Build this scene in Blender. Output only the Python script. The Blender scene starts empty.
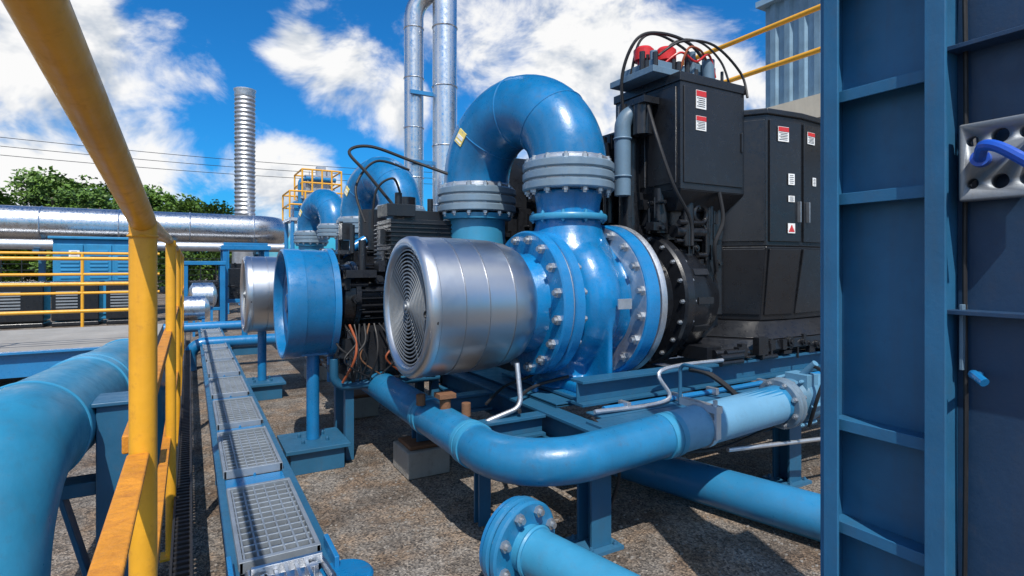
import bpy,bmesh,math,random
from mathutils import Vector,Matrix
random.seed(7)
SC=bpy.context.scene
COL=SC.collection
V=Vector
# ------------------------------------------------------------------ materials
def mat(name,col,rough=.45,metal=0.,dirt=(.06,.045,.035),damt=.35,scale=2.5,bump=.08,vary=.25,streak=.2,spec=.5,bscale=60,coat=0.,edge=.45,rvar=.22):
    m=bpy.data.materials.new(name);m.use_nodes=True
    nt=m.node_tree;N=nt.nodes;L=nt.links
    bs=N["Principled BSDF"]
    tc=N.new("ShaderNodeTexCoord")
    def noise(s,det=4,vec=None,r=.6):
        n=N.new("ShaderNodeTexNoise");n.inputs["Scale"].default_value=s;n.inputs["Detail"].default_value=det;n.inputs["Roughness"].default_value=r
        L.new(vec if vec else tc.outputs["Object"],n.inputs["Vector"]);return n.outputs["Fac"]
    def mr(v,a,b,c,d):
        n=N.new("ShaderNodeMapRange");L.new(v,n.inputs[0])
        for i,x in enumerate((a,b,c,d)):n.inputs[i+1].default_value=x
        return n.outputs[0]
    def mix(f,a,b):
        n=N.new("ShaderNodeMix");n.data_type='RGBA'
        if isinstance(f,float):n.inputs[0].default_value=f
        else:L.new(f,n.inputs[0])
        for i,x in((6,a),(7,b)):
            if isinstance(x,tuple):n.inputs[i].default_value=(*x,1)
            else:L.new(x,n.inputs[i])
        return n.outputs[2]
    n1=noise(scale);n2=noise(scale*7,6,r=.7)
    mp=N.new("ShaderNodeMapping");mp.inputs["Scale"].default_value=(9,9,.8);L.new(tc.outputs["Object"],mp.inputs[0])
    n3=noise(2.,4,mp.outputs[0])
    dark=tuple(c*(1-vary) for c in col);lite=tuple(min(1,c*(1+vary*.6)+.003) for c in col)
    c=mix(mr(n1,.3,.7,0,1),dark,lite)
    c=mix(mr(n3,.5,.8,0,streak),c,dirt)
    c=mix(mr(n2,.56,.78,0,damt),c,dirt)
    g=N.new("ShaderNodeNewGeometry")
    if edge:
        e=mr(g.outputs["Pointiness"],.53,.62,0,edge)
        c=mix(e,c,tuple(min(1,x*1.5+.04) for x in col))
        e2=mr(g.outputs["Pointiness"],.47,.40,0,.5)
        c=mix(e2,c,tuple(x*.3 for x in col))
    L.new(c,bs.inputs["Base Color"])
    L.new(mr(n2,.3,.75,max(.05,rough-rvar*.45),min(1,rough+rvar)),bs.inputs["Roughness"])
    bs.inputs["Metallic"].default_value=metal
    bs.inputs["Specular IOR Level"].default_value=spec
    bs.inputs["Coat Weight"].default_value=coat;bs.inputs["Coat Roughness"].default_value=.16
    if bump:
        b=N.new("ShaderNodeBump");b.inputs["Strength"].default_value=bump;b.inputs["Distance"].default_value=.01
        L.new(noise(bscale,3),b.inputs["Height"]);L.new(b.outputs[0],bs.inputs["Normal"])
    return m
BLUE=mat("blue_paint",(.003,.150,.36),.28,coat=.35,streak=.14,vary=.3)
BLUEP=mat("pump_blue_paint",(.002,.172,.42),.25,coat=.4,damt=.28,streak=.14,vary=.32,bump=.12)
BLUEL=mat("light_blue_paint",(.025,.22,.38),.36,damt=.3)
BLUEW=mat("weathered_pipe_blue",(.012,.17,.35),.33,coat=.15,damt=.4,streak=.2)
BLUED=mat("dark_blue_paint",(.009,.088,.175),.38,damt=.3)
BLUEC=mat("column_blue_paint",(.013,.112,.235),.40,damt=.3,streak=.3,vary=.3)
DEEP=mat("deep_blue_paint",(.003,.085,.24),.35,damt=.25)
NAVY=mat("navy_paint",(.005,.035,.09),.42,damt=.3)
STEEL=mat("satin_stainless",(.60,.61,.63),.34,1.,dirt=(.42,.41,.40),damt=.12,bump=0,vary=.04,streak=.04,edge=0,rvar=.04)
SILV=mat("brushed_steel",(.62,.63,.65),.28,1.,dirt=(.2,.19,.18),damt=.3,bump=.04,vary=.12)
GALV=mat("galvanised_steel",(.5,.52,.55),.42,.85,dirt=(.2,.18,.16),damt=.35,vary=.25,scale=9)
FLG=mat("grey_flange_paint",(.20,.28,.35),.36,.4,dirt=(.1,.09,.08),damt=.4)
GRATE=mat("dull_grating_steel",(.24,.26,.28),.5,.6,dirt=(.08,.07,.06),damt=.5)
TREAD=mat("worn_tread_steel",(.27,.31,.35),.45,.5,dirt=(.10,.085,.07),damt=.55,scale=4)
YEL=mat("yellow_paint",(.66,.31,.008),.38,dirt=(.24,.065,.012),damt=.75,scale=5,streak=.5)
YELR=mat("rusted_yellow_paint",(.55,.21,.008),.55,dirt=(.20,.05,.012),damt=1.0,scale=6,streak=1.0,bump=.35,vary=.4)
BLK=mat("black_paint",(.006,.007,.010),.30,dirt=(.014,.014,.015),damt=.3,coat=.2,edge=.2)
BLK2=mat("black_rubber",(.008,.008,.010),.55,dirt=(.02,.018,.016),damt=.25,edge=.2)
RED=mat("red_plastic",(.5,.012,.012),.3)
ORG=mat("orange_cable",(.28,.06,.015),.45)
CONC=mat("concrete",(.28,.265,.24),.85,damt=.5,bump=.5,bscale=30)
RUST=mat("rusty_iron",(.16,.07,.03),.8,damt=.5,bump=.4)
WHT=mat("white_label",(.75,.75,.72),.5,damt=.2)
LYEL=mat("yellow_label",(.8,.55,.15),.5,damt=.2)
BOLT=mat("zinc_bolt",(.36,.38,.40),.35,.8,dirt=(.12,.06,.03),damt=.6)
CLAD=mat("blue_grey_cladding",(.2,.33,.44),.5,damt=.15)
BEI=mat("beige_band",(.5,.44,.34),.7,damt=.2)
SHED=mat("shed_blue",(.010,.20,.40),.5,damt=.25)
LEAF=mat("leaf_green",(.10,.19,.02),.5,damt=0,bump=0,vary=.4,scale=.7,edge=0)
LEAFD=mat("leaf_shade_green",(.045,.10,.014),.6,damt=0,bump=0,vary=.4,scale=.7,edge=0)
BARK=mat("bark",(.1,.07,.05),.9,bump=.4)
STONE=mat("stone_grey",(.22,.20,.18),.85,bump=0,vary=.5,scale=14,edge=0)
BGREY=mat("blue_grey_paint",(.10,.17,.24),.45)
HBLUE=mat("bright_blue_hose",(.01,.08,.45),.3)
WRAP=mat("pale_blue_wrap",(.10,.26,.40),.45,damt=.4)
# ------------------------------------------------------------------ builder
def basis(d):
    d=V(d).normalized();up=V((0,0,1)) if abs(d.z)<.9 else V((1,0,0))
    x=d.cross(up).normalized();return x,x.cross(d).normalized(),d
class B:
    def __init__(s):s.bm=bmesh.new();s.i=0
    def m(s,i):s.i=i;return s
    def f(s,vs):
        try:
            f=s.bm.faces.new(vs);f.material_index=s.i;return f
        except ValueError:return None
    def obox(s,c,x,y,z):
        c=V(c);x=V(x)/2;y=V(y)/2;z=V(z)/2
        v=[s.bm.verts.new(c+a*x+b*y+d*z) for a in(-1,1) for b in(-1,1) for d in(-1,1)]
        for q in((0,1,3,2),(4,6,7,5),(0,4,5,1),(2,3,7,6),(0,2,6,4),(1,5,7,3)):s.f([v[k] for k in q])
    def box(s,a,b):
        a=V(a);b=V(b);d=b-a;s.obox((a+b)/2,(d.x,0,0),(0,d.y,0),(0,0,d.z))
    def prism(s,poly,z0,z1,poly2=None):
        p2=poly2 or poly
        a=[s.bm.verts.new((x,y,z0)) for x,y in poly];c=[s.bm.verts.new((x,y,z1)) for x,y in p2];n=len(a)
        s.f(a);s.f(c[::-1])
        for k in range(n):s.f([a[k],a[(k+1)%n],c[(k+1)%n],c[k]])
    def rev(s,o,ax,prof,seg=40,cap=True,closed=False):
        o=V(o);x,y,d=basis(ax);rs=[]
        for t,r in prof:
            if r<1e-6:rs.append([s.bm.verts.new(o+d*t)])
            else:rs.append([s.bm.verts.new(o+d*t+(x*math.cos(2*math.pi*k/seg)+y*math.sin(2*math.pi*k/seg))*r) for k in range(seg)])
        pairs=list(zip(rs,rs[1:]))
        if closed:pairs.append((rs[-1],rs[0]))
        for p,q in pairs:
            for k in range(seg):
                k2=(k+1)%seg
                if len(p)==1 and len(q)==1:continue
                if len(p)==1:s.f([p[0],q[k],q[k2]])
                elif len(q)==1:s.f([p[k],q[0],p[k2]])
                else:s.f([p[k],q[k],q[k2],p[k2]])
        if cap and not closed:
            if len(rs[0])>1:s.f(rs[0])
            if len(rs[-1])>1:s.f(rs[-1][::-1])
    def cyl(s,a,b,r,r2=None,seg=24):
        a=V(a);b=V(b);s.rev(a,b-a,[(0,r),((b-a).length,r if r2 is None else r2)],seg)
    def tube(s,pts,r,R=.2,seg=24,n=10,smooth=False):
        pts=[V(p) for p in pts];path=[pts[0]]
        for i in range(1,len(pts)-1):
            p=pts[i];d1=(p-pts[i-1]);d2=(pts[i+1]-p);l1=d1.length;l2=d2.length;d1.normalize();d2.normalize()
            th=d1.angle(d2)
            if th<.02:path.append(p);continue
            t=min(R*math.tan(th/2),l1*.49,l2*.49);rr=t/math.tan(th/2)
            a=p-d1*t;c=a+(d2-d1*d1.dot(d2)).normalized()*rr
            nn=d1.cross(d2).normalized()
            for k in range(n+1):path.append(c+Matrix.Rotation(th*k/n,3,nn)@(a-c))
        path.append(pts[-1]);s.sweep(path,r,seg)
    def sweep(s,path,r,seg=16):
        rl=r if isinstance(r,list) else [r]*len(path)
        q=[path[0]];rr=[rl[0]]
        for p,w in zip(path[1:],rl[1:]):
            if (p-q[-1]).length>1e-4:q.append(p);rr.append(w)
        path=q;x,y,d=basis(path[1]-path[0]);prev=d;rs=[]
        for i,p in enumerate(path):
            t=(path[min(i+1,len(path)-1)]-path[max(i-1,0)]).normalized()
            if i==0:t=d
            rot=prev.rotation_difference(t);x=rot@x;y=rot@y;prev=t
            rs.append([s.bm.verts.new(p+(x*math.cos(2*math.pi*k/seg)+y*math.sin(2*math.pi*k/seg))*rr[i]) for k in range(seg)])
        for a,b in zip(rs,rs[1:]):
            for k in range(seg):s.f([a[k],b[k],b[(k+1)%seg],a[(k+1)%seg]])
        s.f(rs[0]);s.f(rs[-1][::-1])
    def curve(s,pts,r,seg=8,n=8):
        pts=[V(p) for p in pts];P=[pts[0]]+pts+[pts[-1]];path=[]
        for i in range(1,len(P)-2):
            for k in range(n):
                t=k/n;a,b,c,d=P[i-1],P[i],P[i+1],P[i+2]
                path.append(.5*((2*b)+(c-a)*t+(2*a-5*b+4*c-d)*t*t+(3*b-3*c+d-a)*t**3))
        path.append(pts[-1]);s.sweep(path,r,seg)
    def bolts(s,o,ax,R,n,sz,l,ph=0.):
        o=V(o);x,y,d=basis(ax)
        for k in range(n):
            a=2*math.pi*(k+ph)/n;c=o+(x*math.cos(a)+y*math.sin(a))*R
            s.cyl(c-d*l/2,c+d*l/2,sz,seg=6)
            s.cyl(c-d*(l/2+sz*.6),c+d*(l/2+sz*.6),sz*.55,seg=8)
    def torus(s,o,ax,R,r,seg=40,ms=8):
        s.rev(o,ax,[(math.sin(2*math.pi*k/ms)*r,R+math.cos(2*math.pi*k/ms)*r) for k in range(ms)],seg,closed=True)
    def ibeam(s,a,b,h,w,tf=.014,tw=.01,side=None):
        a=V(a);b=V(b);d=b-a;L=d.length;dn=d.normalized()
        sd=V(side) if side else (dn.cross(V((0,0,1))) if abs(dn.z)<.9 else V((1,0,0)))
        sd.normalize();up=sd.cross(dn).normalized();c=(a+b)/2
        s.obox(c,d,sd*tw,up*(h-2*tf))
        for q in(-1,1):s.obox(c+up*q*(h/2-tf/2),d,sd*w,up*tf)
def mk(b,name,mats,base=(0,0,0),ang=35,bevel=0.):
    bm=b.bm;bmesh.ops.recalc_face_normals(bm,faces=bm.faces[:])
    me=bpy.data.meshes.new(name);base=V(base)
    for v in bm.verts:v.co-=base
    bm.to_mesh(me);bm.free()
    for m in mats:me.materials.append(m)
    me.shade_smooth();me.set_sharp_from_angle(angle=math.radians(ang))
    o=bpy.data.objects.new(name,me);COL.objects.link(o)
    if bevel:
        md=o.modifiers.new("bevel","BEVEL");md.width=bevel;md.segments=2;md.limit_method='ANGLE';md.angle_limit=.6;md.harden_normals=True
    return o
def thing(name,label,cat,base,group=None):
    e=bpy.data.objects.new(name,None);e.empty_display_size=.1;e.location=base;COL.objects.link(e)
    e["label"]=label;e["category"]=cat
    if group:e["group"]=group
    return e
def part(t,name,b,mats,bevel=0.,up=None,label=None,ang=35):
    o=mk(b,name,mats,t.location,ang,bevel);o.parent=up or t
    if label:o["label"]=label
    return o
def single(name,label,cat,b,mats,base,bevel=0.,group=None,ang=35):
    o=mk(b,name,mats,base,ang,bevel);o.location=base;o["label"]=label;o["category"]=cat
    if group:o["group"]=group
    return o
def dup(root,off,label=None):
    def rec(o,par):
        n=o.copy();COL.objects.link(n)
        if par:n.parent=par
        for c in o.children:rec(c,n)
        return n
    n=rec(root,None);n.location=root.location+V(off)
    if label:n["label"]=label
    return n
def bake(o):
    dg=bpy.context.evaluated_depsgraph_get();me=bpy.data.meshes.new_from_object(o.evaluated_get(dg));o.modifiers.clear();o.data=me
def remesh(o,vox,it):
    md=o.modifiers.new("r","REMESH");md.mode='VOXEL';md.voxel_size=vox
    sm=o.modifiers.new("s","SMOOTH");sm.factor=.6;sm.iterations=it
    bake(o);o.data.shade_smooth()
def greeble(b,rnd,n,face,u0,u1,z0,z1,at,dep):
    """small machine fittings on a plane: face 'v' looks to -v at v=at, face 'u' looks to -u at u=at"""
    for _ in range(n):
        a=rnd.uniform(u0,u1);z=rnd.uniform(z0,z1);w=rnd.uniform(.02,.12);h=rnd.uniform(.02,.14);d=rnd.uniform(.01,dep);k=rnd.random()
        P=(lambda a,d,z:V((a,at-d,z))) if face=='v' else (lambda a,d,z:V((at-d,a,z)))
        if k<.4:
            p=P(a-w/2,d,z-h/2);q=P(a+w/2,-.02,z+h/2)
            b.box([min(x,y) for x,y in zip(p,q)],[max(x,y) for x,y in zip(p,q)])
        elif k<.62:b.cyl(P(a,-.02,z),P(a,d,z),w*.35,seg=12);b.cyl(P(a,d,z),P(a,d+.012,z),w*.2,seg=6)
        elif k<.82:b.cyl(P(a,d*.6,z-h),P(a,d*.6,z+h),w*.18,seg=10)
        else:b.cyl(P(a-w,d*.6,z),P(a+w,d*.6,z),w*.2,seg=10)
# ------------------------------------------------------------------ ground
gm=bpy.data.materials.new("gravel_asphalt");gm.use_nodes=True
nt=gm.node_tree;N=nt.nodes;L=nt.links;bs=N["Principled BSDF"]
g=N.new("ShaderNodeNewGeometry")
def gn(s,d=5,r=.6):
    n=N.new("ShaderNodeTexNoise");n.inputs["Scale"].default_value=s;n.inputs["Detail"].default_value=d;n.inputs["Roughness"].default_value=r;L.new(g.outputs["Position"],n.inputs["Vector"]);return n.outputs["Fac"]
vo=N.new("ShaderNodeTexVoronoi");vo.inputs["Scale"].default_value=85;L.new(g.outputs["Position"],vo.inputs["Vector"])
rp=N.new("ShaderNodeValToRGB");L.new(vo.outputs["Color"],rp.inputs[0])
rp.color_ramp.elements[0].color=(.065,.061,.058,1);rp.color_ramp.elements[1].color=(.40,.365,.325,1);rp.color_ramp.elements[0].position=.15
r2=N.new("ShaderNodeValToRGB");L.new(gn(1.3,9,.72),r2.inputs[0]);r2.color_ramp.elements[0].position=.42;r2.color_ramp.elements[1].position=.58
r2.color_ramp.elements[0].color=(.52,.46,.41,1);r2.color_ramp.elements[1].color=(1.05,1.02,.99,1)
r3=N.new("ShaderNodeValToRGB");L.new(gn(3.1,6,.65),r3.inputs[0]);r3.color_ramp.elements[0].position=.45;r3.color_ramp.elements[1].position=.62
r3.color_ramp.elements[0].color=(1,1,1,1);r3.color_ramp.elements[1].color=(1.12,.92,.74,1)
mx=N.new("ShaderNodeMix");mx.data_type='RGBA';mx.blend_type='MULTIPLY';mx.inputs[0].default_value=1;L.new(rp.outputs[0],mx.inputs[6]);L.new(r2.outputs[0],mx.inputs[7])
m2=N.new("ShaderNodeMix");m2.data_type='RGBA';m2.blend_type='MULTIPLY';m2.inputs[0].default_value=1;L.new(mx.outputs[2],m2.inputs[6]);L.new(r3.outputs[0],m2.inputs[7])
L.new(m2.outputs[2],bs.inputs["Base Color"]);bs.inputs["Roughness"].default_value=.9
bp=N.new("ShaderNodeBump");bp.inputs["Strength"].default_value=.8;bp.inputs["Distance"].default_value=.012
ad=N.new("ShaderNodeMath");ad.operation='ADD';L.new(vo.outputs["Distance"],ad.inputs[0]);L.new(gn(25),ad.inputs[1]);L.new(ad.outputs[0],bp.inputs["Height"]);L.new(bp.outputs[0],bs.inputs["Normal"])
b=B();b.f([b.bm.verts.new(p) for p in((-400,-300,0),(400,-300,0),(400,600,0),(-400,600,0))])
o=mk(b,"ground",[gm]);o["kind"]="structure";o["label"]="grey brown gravel and asphalt plant yard";o["category"]="ground"
b=B()
for i in range(4200):
    u=random.uniform(-.4,5.0);v=random.uniform(1.2,7);r=random.uniform(.004,.010)*(1 if random.random()<.96 else 1.7)
    q=bmesh.ops.create_icosphere(b.bm,subdivisions=1,radius=r)
    for w in q["verts"]:w.co=V((w.co.x*1.3*random.uniform(.8,1.2)+u,w.co.y*random.uniform(.8,1.2)+v,w.co.z*.7+r*.3))
o=mk(b,"gravel",[STONE],ang=20);o["kind"]="stuff";o["label"]="loose grey stones on the yard";o["category"]="gravel"
# ------------------------------------------------------------------ drum (fan housing)
AX=(1,0,0);PV=3.455;PZ=1.33
t=thing("fan_housing","large brushed steel fan drum with ring grille, bolted to blue pump","fan housing",(1.6,PV,PZ-.455),"fan drums along the pump row")
FAN=t;o=(1.21,PV,PZ);r=.455;ln=.78;b=B()
pr=[(0.01,r-.080),(-.010,r-.072),(-.024,r-.055),(-.028,r-.035),(-.018,r-.012),(.005,r),(.05,r+.001),(.055,r-.004),(.20,r-.004),(.203,r-.012),(.211,r-.012),(.214,r-.004),(.36,r-.007),(.363,r-.016),(.373,r-.016),(.376,r-.008),(.55,r-.016),(.553,r-.026),(.563,r-.026),(.566,r-.018),(.66,r-.034),(.73,r-.065),(ln,r-.12),(ln,.2)]
b.rev(o,AX,pr,96,cap=False);part(t,"shell",b,[STEEL],ang=40)
b=B();b.rev(o,AX,[(0.011,r-.0802),(.16,r-.085)],72,cap=False);b.rev((1.31,PV,PZ),AX,[(0,0),(0,.375)],48,cap=False);part(t,"dark_backing",b,[BLK2])  # black bore and back disc stand in for shade inside the drum
b=B();b.rev((1.275,PV,PZ),AX,[(-.03,0),(-.02,.07),(.02,.09)],24)
for k in range(9):
    a=2*math.pi*k/9;c=V((1.27,PV+math.cos(a)*.22,PZ+math.sin(a)*.22))
    rd=V((0,math.cos(a),math.sin(a)));tg=V((0,-math.sin(a),math.cos(a)))
    b.obox(c,rd*.28,(tg*.92+V((.35,0,0))).normalized()*.11,(tg*-.35+V((.92,0,0))).normalized()*.006)
part(t,"fan",b,[BLK2])
b=B()
for k in range(14):b.rev((1.213,PV,PZ),AX,[(-.004,.045+k*.0245),(-.004,.053+k*.0245),(.003,.053+k*.0245),(.003,.045+k*.0245)],64,closed=True)
for k in range(4):
    a=math.pi*k/4+.3;rd=V((0,math.cos(a),math.sin(a)));b.cyl(V((1.222,PV,PZ))-rd*.376,V((1.222,PV,PZ))+rd*.376,.006,seg=6)
b.rev((1.198,PV,PZ),AX,[(-.012,0),(-.01,.02),(0,.022),(0,.040),(.02,.042)],24)
part(t,"grille",b,[GRATE])
b=B()
b.torus((1.225,PV-.415,PZ-.06),(.9,.4,0),.032,.009,20,6);b.torus((1.23,PV-.42,PZ+.02),(.9,.4,0),.026,.008,20,6);b.torus((1.200,PV-.37,PZ-.02),(.9,.4,0),.02,.007,20,6)
part(t,"latch",b,[BLK])
dup(FAN,(-.64,3.9,-.08),"brushed steel fan drum with ring grille further down the pump row")
# blue cowl
t=thing("fan_cowl","round deep blue fan cowl on a slim post above the yard","fan cowl",(.86,4.81,.86))
b=B();r=.44;b.rev((.66,4.81,1.29),AX,[(.035,r-.055),(.0,r-.045),(-.03,r-.03),(-.035,r-.015),(-.025,r-.002),(.0,r),(.10,r),(.103,r-.006),(.30,r-.01),(.303,r+.006),(.35,r+.008),(.36,r-.02),(.36,r-.06),(.20,r-.08),(.2,.15)],72,cap=False)
part(t,"shell",b,[BLUE])
b=B();b.rev((.66,4.81,1.29),AX,[(.005,0),(.008,.07),(.03,.09),(.035,.2),(.02,.22),(.025,.26),(.036,.28),(.036,r-.05)],64,cap=False);b.rev((.66,4.81,1.29),AX,[(.05,.1),(.19,.2),(.45,.2)],40)
for k in range(8):
    a=2*math.pi*k/8;rd=V((0,math.cos(a),math.sin(a)));b.obox(V((.98,4.81,1.29))+rd*.27,(.012,0,0),rd*.24,V((0,-math.sin(a),math.cos(a)))*.03)
part(t,"hub",b,[DEEP])
t=thing("support_post","slim blue post on a wide painted base plinth","post",(.86,4.7,0),"posts under the fan drums")
b=B();b.cyl((.86,4.72,.2),(.86,4.72,.9),.05);b.box((.76,4.63,.88),(.96,4.82,.9));part(t,"post",b,[BLUE],.003)
b=B();b.box((.66,4.5,0),(1.06,4.92,.17));b.box((.62,4.46,.17),(1.10,4.96,.2));b.bolts((.86,4.71,.2),(0,0,1),.13,4,.016,.05,.5);part(t,"base",b,[BLUED],.006)
dup(t,(-.1,2.7,0));dup(t,(0,6.5,0))
def hose(t,pts,r,m,name="hose"):
    b=B();b.curve(pts,r);return part(t,name,b,[m])
RN=random.Random(4)
t=thing("electric_motor","black finned electric motor with cables beside blue cowl","motor",(1.5,4.81,.7))
b=B();b.rev((1.06,4.81,1.33),AX,[(0,.14),(.02,.26),(.1,.28),(.1,.3),(.14,.3),(.14,.25),(.85,.25),(.85,.3),(.9,.3),(.9,.2)],40)
for k in range(30):
    a=2*math.pi*k/30;rd=V((0,math.cos(a),math.sin(a)));b.obox(V((1.54,4.81,1.33))+rd*.26,(.68,0,0),rd*.06,V((0,-math.sin(a),math.cos(a)))*.008)
b.box((1.2,4.6,.72),(1.9,5.0,1.1));b.box((1.05,4.62,.66),(1.95,5.1,.72));greeble(b,RN,40,'v',1.05,1.9,.68,1.9,4.58,.12);greeble(b,RN,20,'u',4.6,5.0,.8,1.9,1.12,.1)
part(t,"body",b,[BLK])
b=B();b.box((1.42,4.45,1.62),(1.95,4.85,1.98))
for k in range(9):b.box((1.40,4.43,1.65+k*.036),(1.97,4.87,1.663+k*.036))
b.box((1.55,4.5,1.98),(1.9,4.8,2.06));b.box((1.38,4.42,2.0),(1.62,4.7,2.1));b.cyl((1.5,4.5,2.1),(1.5,4.5,2.2),.03);b.cyl((1.8,4.55,2.06),(1.8,4.55,2.17),.025)
part(t,"terminal_box",b,[BLK],.004)
hose(t,[(1.45,4.5,2.1),(1.25,4.55,2.35),(1.12,4.6,2.52),(1.3,4.6,2.58),(1.65,4.55,2.48),(2.0,4.4,2.35)],.013,BLK2)
hose(t,[(1.25,4.6,1.95),(1.2,4.7,2.25),(1.4,4.8,2.5),(1.7,4.8,2.45)],.011,BLK2)
hose(t,[(1.5,4.46,2.2),(1.42,4.4,2.3),(1.3,4.45,2.2),(1.28,4.5,1.9)],.010,BLK2)
for k in range(18):
    u=1.03+k*.04
    hose(t,[(u,4.55,1.12),(u+RN.uniform(-.08,.08),4.48,.98),(u+RN.uniform(-.12,.12),4.42+RN.uniform(0,.06),.84),(u+RN.uniform(-.1,.2),4.55,.66)],RN.uniform(.005,.011),[BLK2,BLK2,ORG,BLK2,BLK2,BLK2,RUST,BLK2][k%8],"cable")
b=B();b.cyl((1.2,4.5,1.55),(1.2,4.5,1.8),.03);b.cyl((1.12,4.5,1.7),(1.12,4.5,1.92),.02);b.box((1.06,4.44,1.5),(1.3,4.56,1.56));part(t,"valve",b,[BLK])
b=B()
for u in(1.1,1.85):b.box((u,4.64,0),(u+.07,4.71,.66));b.box((u,5.0,0),(u+.07,5.07,.66))
b.tube([(1.0,4.6,.85),(1.0,4.6,.62),(1.9,4.6,.62)],.035,.1,14);part(t,"stand",b,[BLUED],.003)
t=thing("motor","dark machine bank with pipes standing between the pumps","machine",(1.7,5.9,.4))
b=B();b.box((1.25,5.5,.5),(2.2,6.3,1.75));b.cyl((1.6,5.6,1.75),(1.6,5.6,2.15),.14);b.cyl((1.95,5.6,1.75),(1.95,5.6,2.3),.1)
greeble(b,RN,60,'v',1.2,2.2,.5,1.75,5.5,.12);greeble(b,RN,50,'u',5.5,6.3,.5,1.75,1.25,.12);part(t,"body",b,[BLK],.004)
b=B();b.tube([(1.3,5.5,1.2),(1.1,5.5,1.2),(1.1,5.5,1.6),(1.5,5.5,1.85)],.045,.1,14);b.tube([(1.15,5.45,.5),(1.15,5.45,1.3),(1.5,5.45,1.3)],.03,.1,12);part(t,"pipe",b,[BLUE])
# ------------------------------------------------------------------ pump casing
t=thing("pump","large blue cast iron pump with bolted flanges on steel skid","pump",(2.6,PV,.69),"pumps along the row");PUMP=t
b=B()
b.rev((1.93,PV,PZ),AX,[(0,.31),(.16,.36),(.22,.40)],48)
b.rev((2.2,PV,PZ),AX,[(0,.40),(.06,.38),(.12,.37),(.20,.41),(.30,.44),(.40,.43),(.48,.40),(.53,.40),(.56,.45)],72)
# spiral volute growing toward the neck
path=[];rad=[]
for k in range(41):
    a=math.radians(100+k*8.2);f=k/40;path.append(V((2.46+.03*f,PV+math.cos(a)*(.33-.03*f),PZ+math.sin(a)*(.33-.03*f))));rad.append(.205-.06*f)
b.sweep(path,rad,24)
b.rev((2.475,PV,1.30),(0,0,1),[(0,.30),(.20,.345),(.33,.345),(.43,.315),(.52,.272),(.60,.245),(.72,.235),(.85,.26)],48)
b.rev((2.48,PV,.70),(0,0,1),[(0,.28),(.04,.28),(.06,.22),(.6,.26)],32)
b.box((2.28,PV-.40,.72),(2.76,PV+.40,.79))
b.prism([(2.46,PV-.50),(2.50,PV-.50),(2.50,PV+.3),(2.46,PV+.3)],.74,1.25)
c=part(t,"casing",b,[BLUEP]);remesh(c,.012,10)
b=B();b.box((2.22,PV-.48,.695),(2.85,PV+.48,.725));b.bolts((2.52,PV,.73),(0,0,1),.42,6,.022,.05,.25)
part(t,"foot",b,[BLUEP],.004)
b=B();b.rev((2.475,PV,1.93),(0,0,1),[(0,.23),(0,.285),(.01,.292),(.035,.292),(.045,.285),(.045,.23)],48,cap=False);b.bolts((2.475,PV,1.955),(0,0,1),.265,10,.014,.07,.2);part(t,"neck_ring",b,[BLUEL])
def flange(t,c,ax,r,h,n,m=None,bs=.026,gap=True,mat_=BLUEP,boltR=None,layers=2,gm_=GALV):
    c=V(c);d=V(ax).normalized();b=B();step=h/layers
    for s in range(layers):
        o=c+d*(-h/2+step*(s+.5));w=step*.43
        b.rev(o,d,[(-w,r*.6),(-w,r-.012),(-w+.01,r),(w-.01,r),(w,r-.012),(w,r*.6)],64)
    f=part(t,"flange",b,[mat_])
    b=B();b.rev(c,d,[(-h*.45,.1),(-h*.45,r-.022),(h*.45,r-.022),(h*.45,.1)],64);part(t,"gasket",b,[gm_],up=f)
    b=B();b.bolts(c,d,boltR or r-.06,n,bs,h+.035,.5);part(t,"bolts",b,[BOLT],up=f)
    return f
flange(t,(2.17,PV,PZ),AX,.515,.19,16,bs=.034)
flange(t,(2.80,PV,PZ),AX,.58,.14,18,bs=.036,layers=1)
b=B();b.rev((2.885,PV,PZ),AX,[(-.015,.5),(-.015,.578),(.01,.585),(.03,.585),(.03,.5)],72,cap=False);part(t,"backing_ring",b,[GALV])
b=B();b.torus((2.56,PV-.26,1.76),(1,0,0),.03,.009,20,6);part(t,"lifting_eye",b,[BLUEP])
b=B();b.box((2.50,PV-.545,1.30),(2.62,PV-.535,1.37));part(t,"name_plate",b,[GALV],.001)
dup(PUMP,(0,3.9,0),"blue cast iron pump further down the row")
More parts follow.
